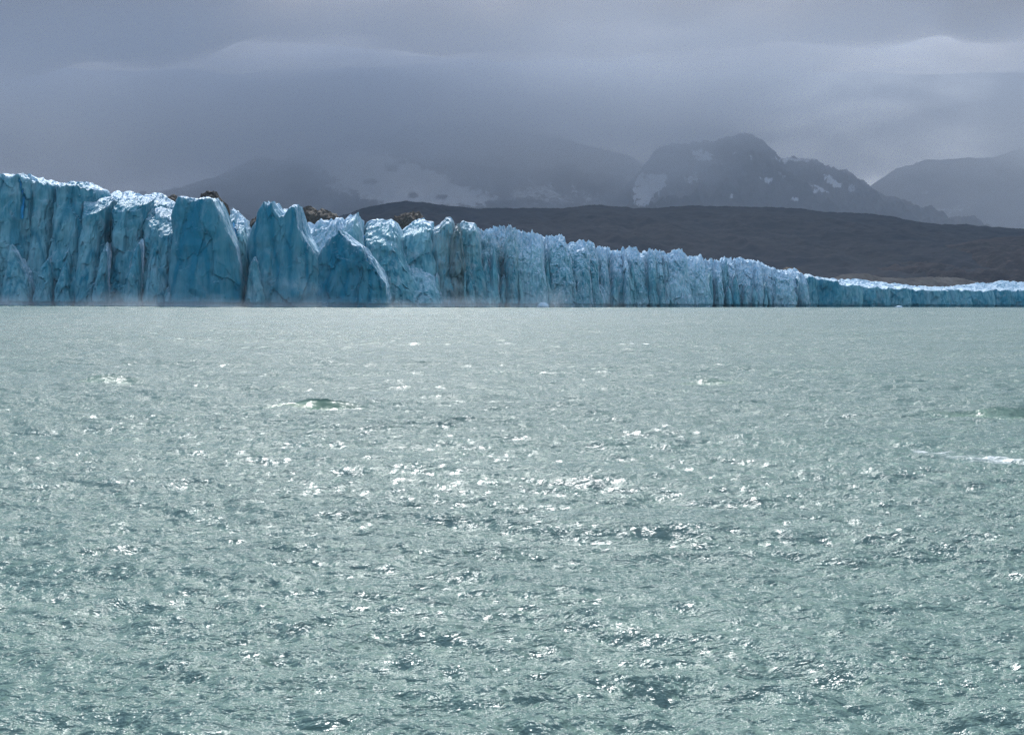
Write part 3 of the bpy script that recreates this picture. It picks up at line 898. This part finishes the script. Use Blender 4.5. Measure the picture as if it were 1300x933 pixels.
# dark rubble carried on the ice
for k, (ol, off, D) in enumerate((([(198, 262), (203, 251), (207, 247), (210, 244), (213, 246), (217, 250), (221, 262)], 50, 10),
                                 ([(236, 268), (243, 247), (251, 243), (258, 240.5), (264, 242), (270, 248), (276, 256), (282, 268), (285, 285)], 10, 9),
                                 ([(305, 300), (310, 284), (316, 276), (322, 270), (328, 290)], 40, 10),
                                 ([(366, 290), (371, 262), (377, 259.5), (384, 258), (392, 262), (400, 264), (410, 266.5), (420, 269), (430, 285)], 62, 20),
                                 ([(492, 290), (498, 272), (505, 268), (514, 266.5), (522, 267), (528, 267.5), (534, 276), (538, 288)], 46, 18),
                                 ([(997, 350), (1001, 340.5), (1008, 339.3), (1016, 340), (1022, 342), (1026, 350)], 30, 14))):
    tower(ol, float(front_Y(ol[2][0])) + off, D=D, drop=4, flute=1.2, fw=5, res=0.7, mat=DEBRIS, name='debris_ridge', jag=.7, fall=.08, vfl=2,
          label='dark rock rubble ridge lying on the ice')


# ------------------------------------------------------------------ loose ice at the waterline
def ice_floe(px, py, wpx, hpx, Y, label, cat, name):
    c = at(px, py, Y)
    k = Y / F
    W, H = wpx * k, hpx * k
    nth, nr_ = 44, 16
    th = np.linspace(0, 2 * np.pi, nth, endpoint=False)
    s = np.linspace(0, 1, nr_)
    r_ = np.where(s < .35, 1.0, 1 - ((s - .35) / .65) ** 1.3)
    zz = np.where(s < .35, -0.6 + s / .35 * (0.6 + .2 * H), .2 * H + (H * .8) * ((s - .35) / .65) ** .8)
    X = c[0] + W / 2 * r_[:, None] * np.cos(th)[None]
    Yp = Y + W / 2.6 * r_[:, None] * np.sin(th)[None]
    Z = np.repeat(zz[:, None], nth, 1)
    n = fbm(X / 1.6, Yp / 1.6, Z / 1.2 + px, 4, .6, True)
    lump = fbm(X / 2.4 + 5, Yp / 2.4, Z * 0 + px, 2)
    X = X + n * .35 * W / 6; Z = Z * (1 + .5 * lump) + n * .18 * H * (s[:, None] > .3)
    Yp = Yp + n * .4
    P = np.stack([X, Yp, Z], -1)
    o = mesh_grid(name, P, ICE, closed_u=True, attrs={'white': np.full(X.shape, .95), 'dirt': np.zeros(X.shape), 'deep': np.zeros(X.shape)})
    tag(o, label, cat)
    return o


ice_floe(689, 386, 15, 6, 795, 'white heap of broken ice floating at the foot of the middle ice cliff', 'ice floe', 'ice_floe')
ice_floe(1141, 389, 9, 2.2, 1060, 'small low white ice chunk floating before the far right end of the glacier', 'ice floe', 'ice_floe')


# ------------------------------------------------------------------ air: haze, cloud, spray
def box(name, lo, hi, mat):
    x0, y0, z0 = lo; x1, y1, z1 = hi
    v = [(x0, y0, z0), (x1, y0, z0), (x1, y1, z0), (x0, y1, z0), (x0, y0, z1), (x1, y0, z1), (x1, y1, z1), (x0, y1, z1)]
    fcs = [(3, 2, 1, 0), (4, 5, 6, 7), (0, 1, 5, 4), (1, 2, 6, 5), (2, 3, 7, 6), (3, 0, 4, 7)]
    me = bpy.data.meshes.new(name)
    me.from_pydata(v, [], fcs)
    me.materials.append(mat)
    o = bpy.data.objects.new(name, me)
    COL.objects.link(o)
    return o


m, t, out = material('haze air')
pv = t.new('ShaderNodeVolumeScatter')
pv.inputs['Color'].default_value = (0.52, 0.74, 1.0, 1)
pv.inputs['Density'].default_value = 0.26e-4
pv.inputs['Anisotropy'].default_value = 0.0
t.l.new(pv.outputs[0], out.inputs['Volume'])
hz = box('haze', (-16500, -16500, -6), (16500, 16500, 1250), m)
tag(hz, 'thin blue grey haze filling the air over the lake', kind='stuff')

m, t, out = material('cloud vapour')
g = t.new('ShaderNodeNewGeometry')
P = g.outputs['Position']
sp_ = t.new('ShaderNodeSeparateXYZ', Vector=P)
n1 = t.noise(t.scale(P, (0.0016, 0.0011, 0.0032)), 1.0, 6, 0.62)
basez = t.ramp(sp_.outputs['X'], 500, 1300, 380, 570)
hh = t.math('ADD', t.math('SUBTRACT', sp_.outputs['Z'], basez), t.math('MULTIPLY', t.math('SUBTRACT', n1, 0.5), 1500))
dn = t.math('MULTIPLY', t.ramp(hh, 0, 420, 0, 1), t.ramp(t.math('ADD', sp_.outputs['Z'], t.math('MULTIPLY', t.math('SUBTRACT', n1, 0.5), -500)), 820, 1180, 1, 0))
edge = t.math('MULTIPLY', t.ramp(sp_.outputs['Z'], 300, 420), 1.0)
dens = t.math('ADD', t.math('MULTIPLY', t.math('MULTIPLY', dn, edge), 1.0e-3), t.ramp(sp_.outputs['Z'], 850, 1120, 2.4e-4, 1e-5))
pv = t.new('ShaderNodeVolumePrincipled')
pv.inputs['Color'].default_value = (0.76, 0.87, 1.0, 1)
t.l.new(dens, pv.inputs['Density'])
pv.inputs['Anisotropy'].default_value = 0.2
t.l.new(pv.outputs[0], out.inputs['Volume'])
cl = box('cloud', (-6200, 4000, -4), (6200, 8400, 1240), m)
tag(cl, 'grey cloud bank hanging over the mountain tops', kind='stuff')
print('tower tris', NTRI[0], 'towers', _tid[0])


m, t, out = material('blown spray')
g = t.new('ShaderNodeNewGeometry')
P = g.outputs['Position']
zz = t.new('ShaderNodeSeparateXYZ', Vector=P).outputs['Z']
n1 = t.noise(t.scale(P, (0.022, 0.022, 0.05)), 1.0, 4, 0.6)
hgt = t.math('ADD', 3.0, t.math('MULTIPLY', t.ramp(n1, 0.40, 0.75), 16.0))
hgt = t.math('ADD', hgt, 1.5)
prof = t.math('POWER', t.math('SUBTRACT', 1.0, t.math('DIVIDE', zz, hgt), clamp=True), 1.6)
dens = t.math('MULTIPLY', t.math('MULTIPLY', prof, t.ramp(n1, 0.32, 0.7, 0.15, 1.0)), t.ramp(t.new('ShaderNodeSeparateXYZ', Vector=P).outputs['X'], -20, 95, 0.016, 0.0))
pv = t.new('ShaderNodeVolumeScatter')
pv.inputs['Color'].default_value = (0.78, 0.90, 1.0, 1)
t.l.new(dens, pv.inputs['Density'])
t.l.new(pv.outputs[0], out.inputs['Volume'])
foot = []
for q in (-120, 60, 300, 500, 700, 860):
    foot.append(at(q, 390, float(front_Y(q)) + 6)[:2])
near = [at(q, 390, float(front_Y(q)) - 75)[:2] for q in (860, 500, 300, -120)]
ring = [tuple(p) for p in foot] + [tuple(p) for p in near]
nr = len(ring)
vs = [(x_, y_, 0.35) for x_, y_ in ring] + [(x_, y_, 20.0) for x_, y_ in ring]
fc = [tuple(range(nr - 1, -1, -1))[::-1], tuple(range(nr, 2 * nr))[::-1]] + [(k, nr + k, nr + (k + 1) % nr, (k + 1) % nr) for k in range(nr)]
me = bpy.data.meshes.new('spray')
me.from_pydata(vs, [], fc)
bm = bmesh.new(); bm.from_mesh(me); bmesh.ops.recalc_face_normals(bm, faces=bm.faces); bm.to_mesh(me); bm.free()
me.materials.append(m)
spray = bpy.data.objects.new('spray', me)
COL.objects.link(spray)
tag(spray, 'thin white spray blown off the water along the glacier foot', kind='stuff')


# the cloud deck over the mountains: lumpy slab of vapour, its near edge frayed; added mostly above the view to shade the hills
m, t, out = material('shade cloud vapour')
pv = t.new('ShaderNodeVolumeScatter')
pv.inputs['Color'].default_value = (0.90, 0.95, 1.0, 1)
pv.inputs['Density'].default_value = 2.4e-3
pv.inputs['Anisotropy'].default_value = 0.0
t.l.new(pv.outputs[0], out.inputs['Volume'])
nx_, ny_ = 150, 120
gx_ = np.linspace(-24000, 24000, nx_); gy_ = np.linspace(4800, 18500, ny_)
GY, GX = np.meshgrid(gy_, gx_, indexing='ij')
edge = np.minimum(sstep(4850, 5900, GY), sstep(18500, 13500, GY)) * sstep(24000, 19000, np.abs(GX))
lump = fbm(GX / 3800, GY / 3800, GX * 0 + 2.2, 5, .55)
low_ = fbm(GX / 2100, GY / 2600, GX * 0 + 9.2, 5, .6)
thick = np.clip(edge * (640 + 1500 * lump), 2, None)
bot = 2900 + 320 * low_ - thick * .5
topz = bot + thick
Pb = np.stack([GX, GY, bot], -1); Pt = np.stack([GX, GY, topz], -1)
nvt = nx_ * ny_
idx = np.arange(nvt).reshape(ny_, nx_)
qt = np.stack([idx[:-1, :-1], idx[:-1, 1:], idx[1:, 1:], idx[1:, :-1]], -1).reshape(-1, 4)
faces = (qt + nvt).tolist() + qt[:, ::-1].tolist()
per = list(idx[0, :]) + list(idx[1:, -1]) + list(idx[-1, -2::-1]) + list(idx[-2:0:-1, 0])
for a_, b_ in zip(per, per[1:] + per[:1]):
    faces.append([int(a_), int(b_), int(b_ + nvt), int(a_ + nvt)])
me = bpy.data.meshes.new('cloud')
me.from_pydata(np.concatenate([Pb.reshape(-1, 3), Pt.reshape(-1, 3)]).tolist(), [], faces)
me.materials.append(m)
deck = bpy.data.objects.new('cloud', me)
COL.objects.link(deck)
tag(deck, 'overcast cloud deck, mostly out of view, added to shade the hills', kind='stuff')
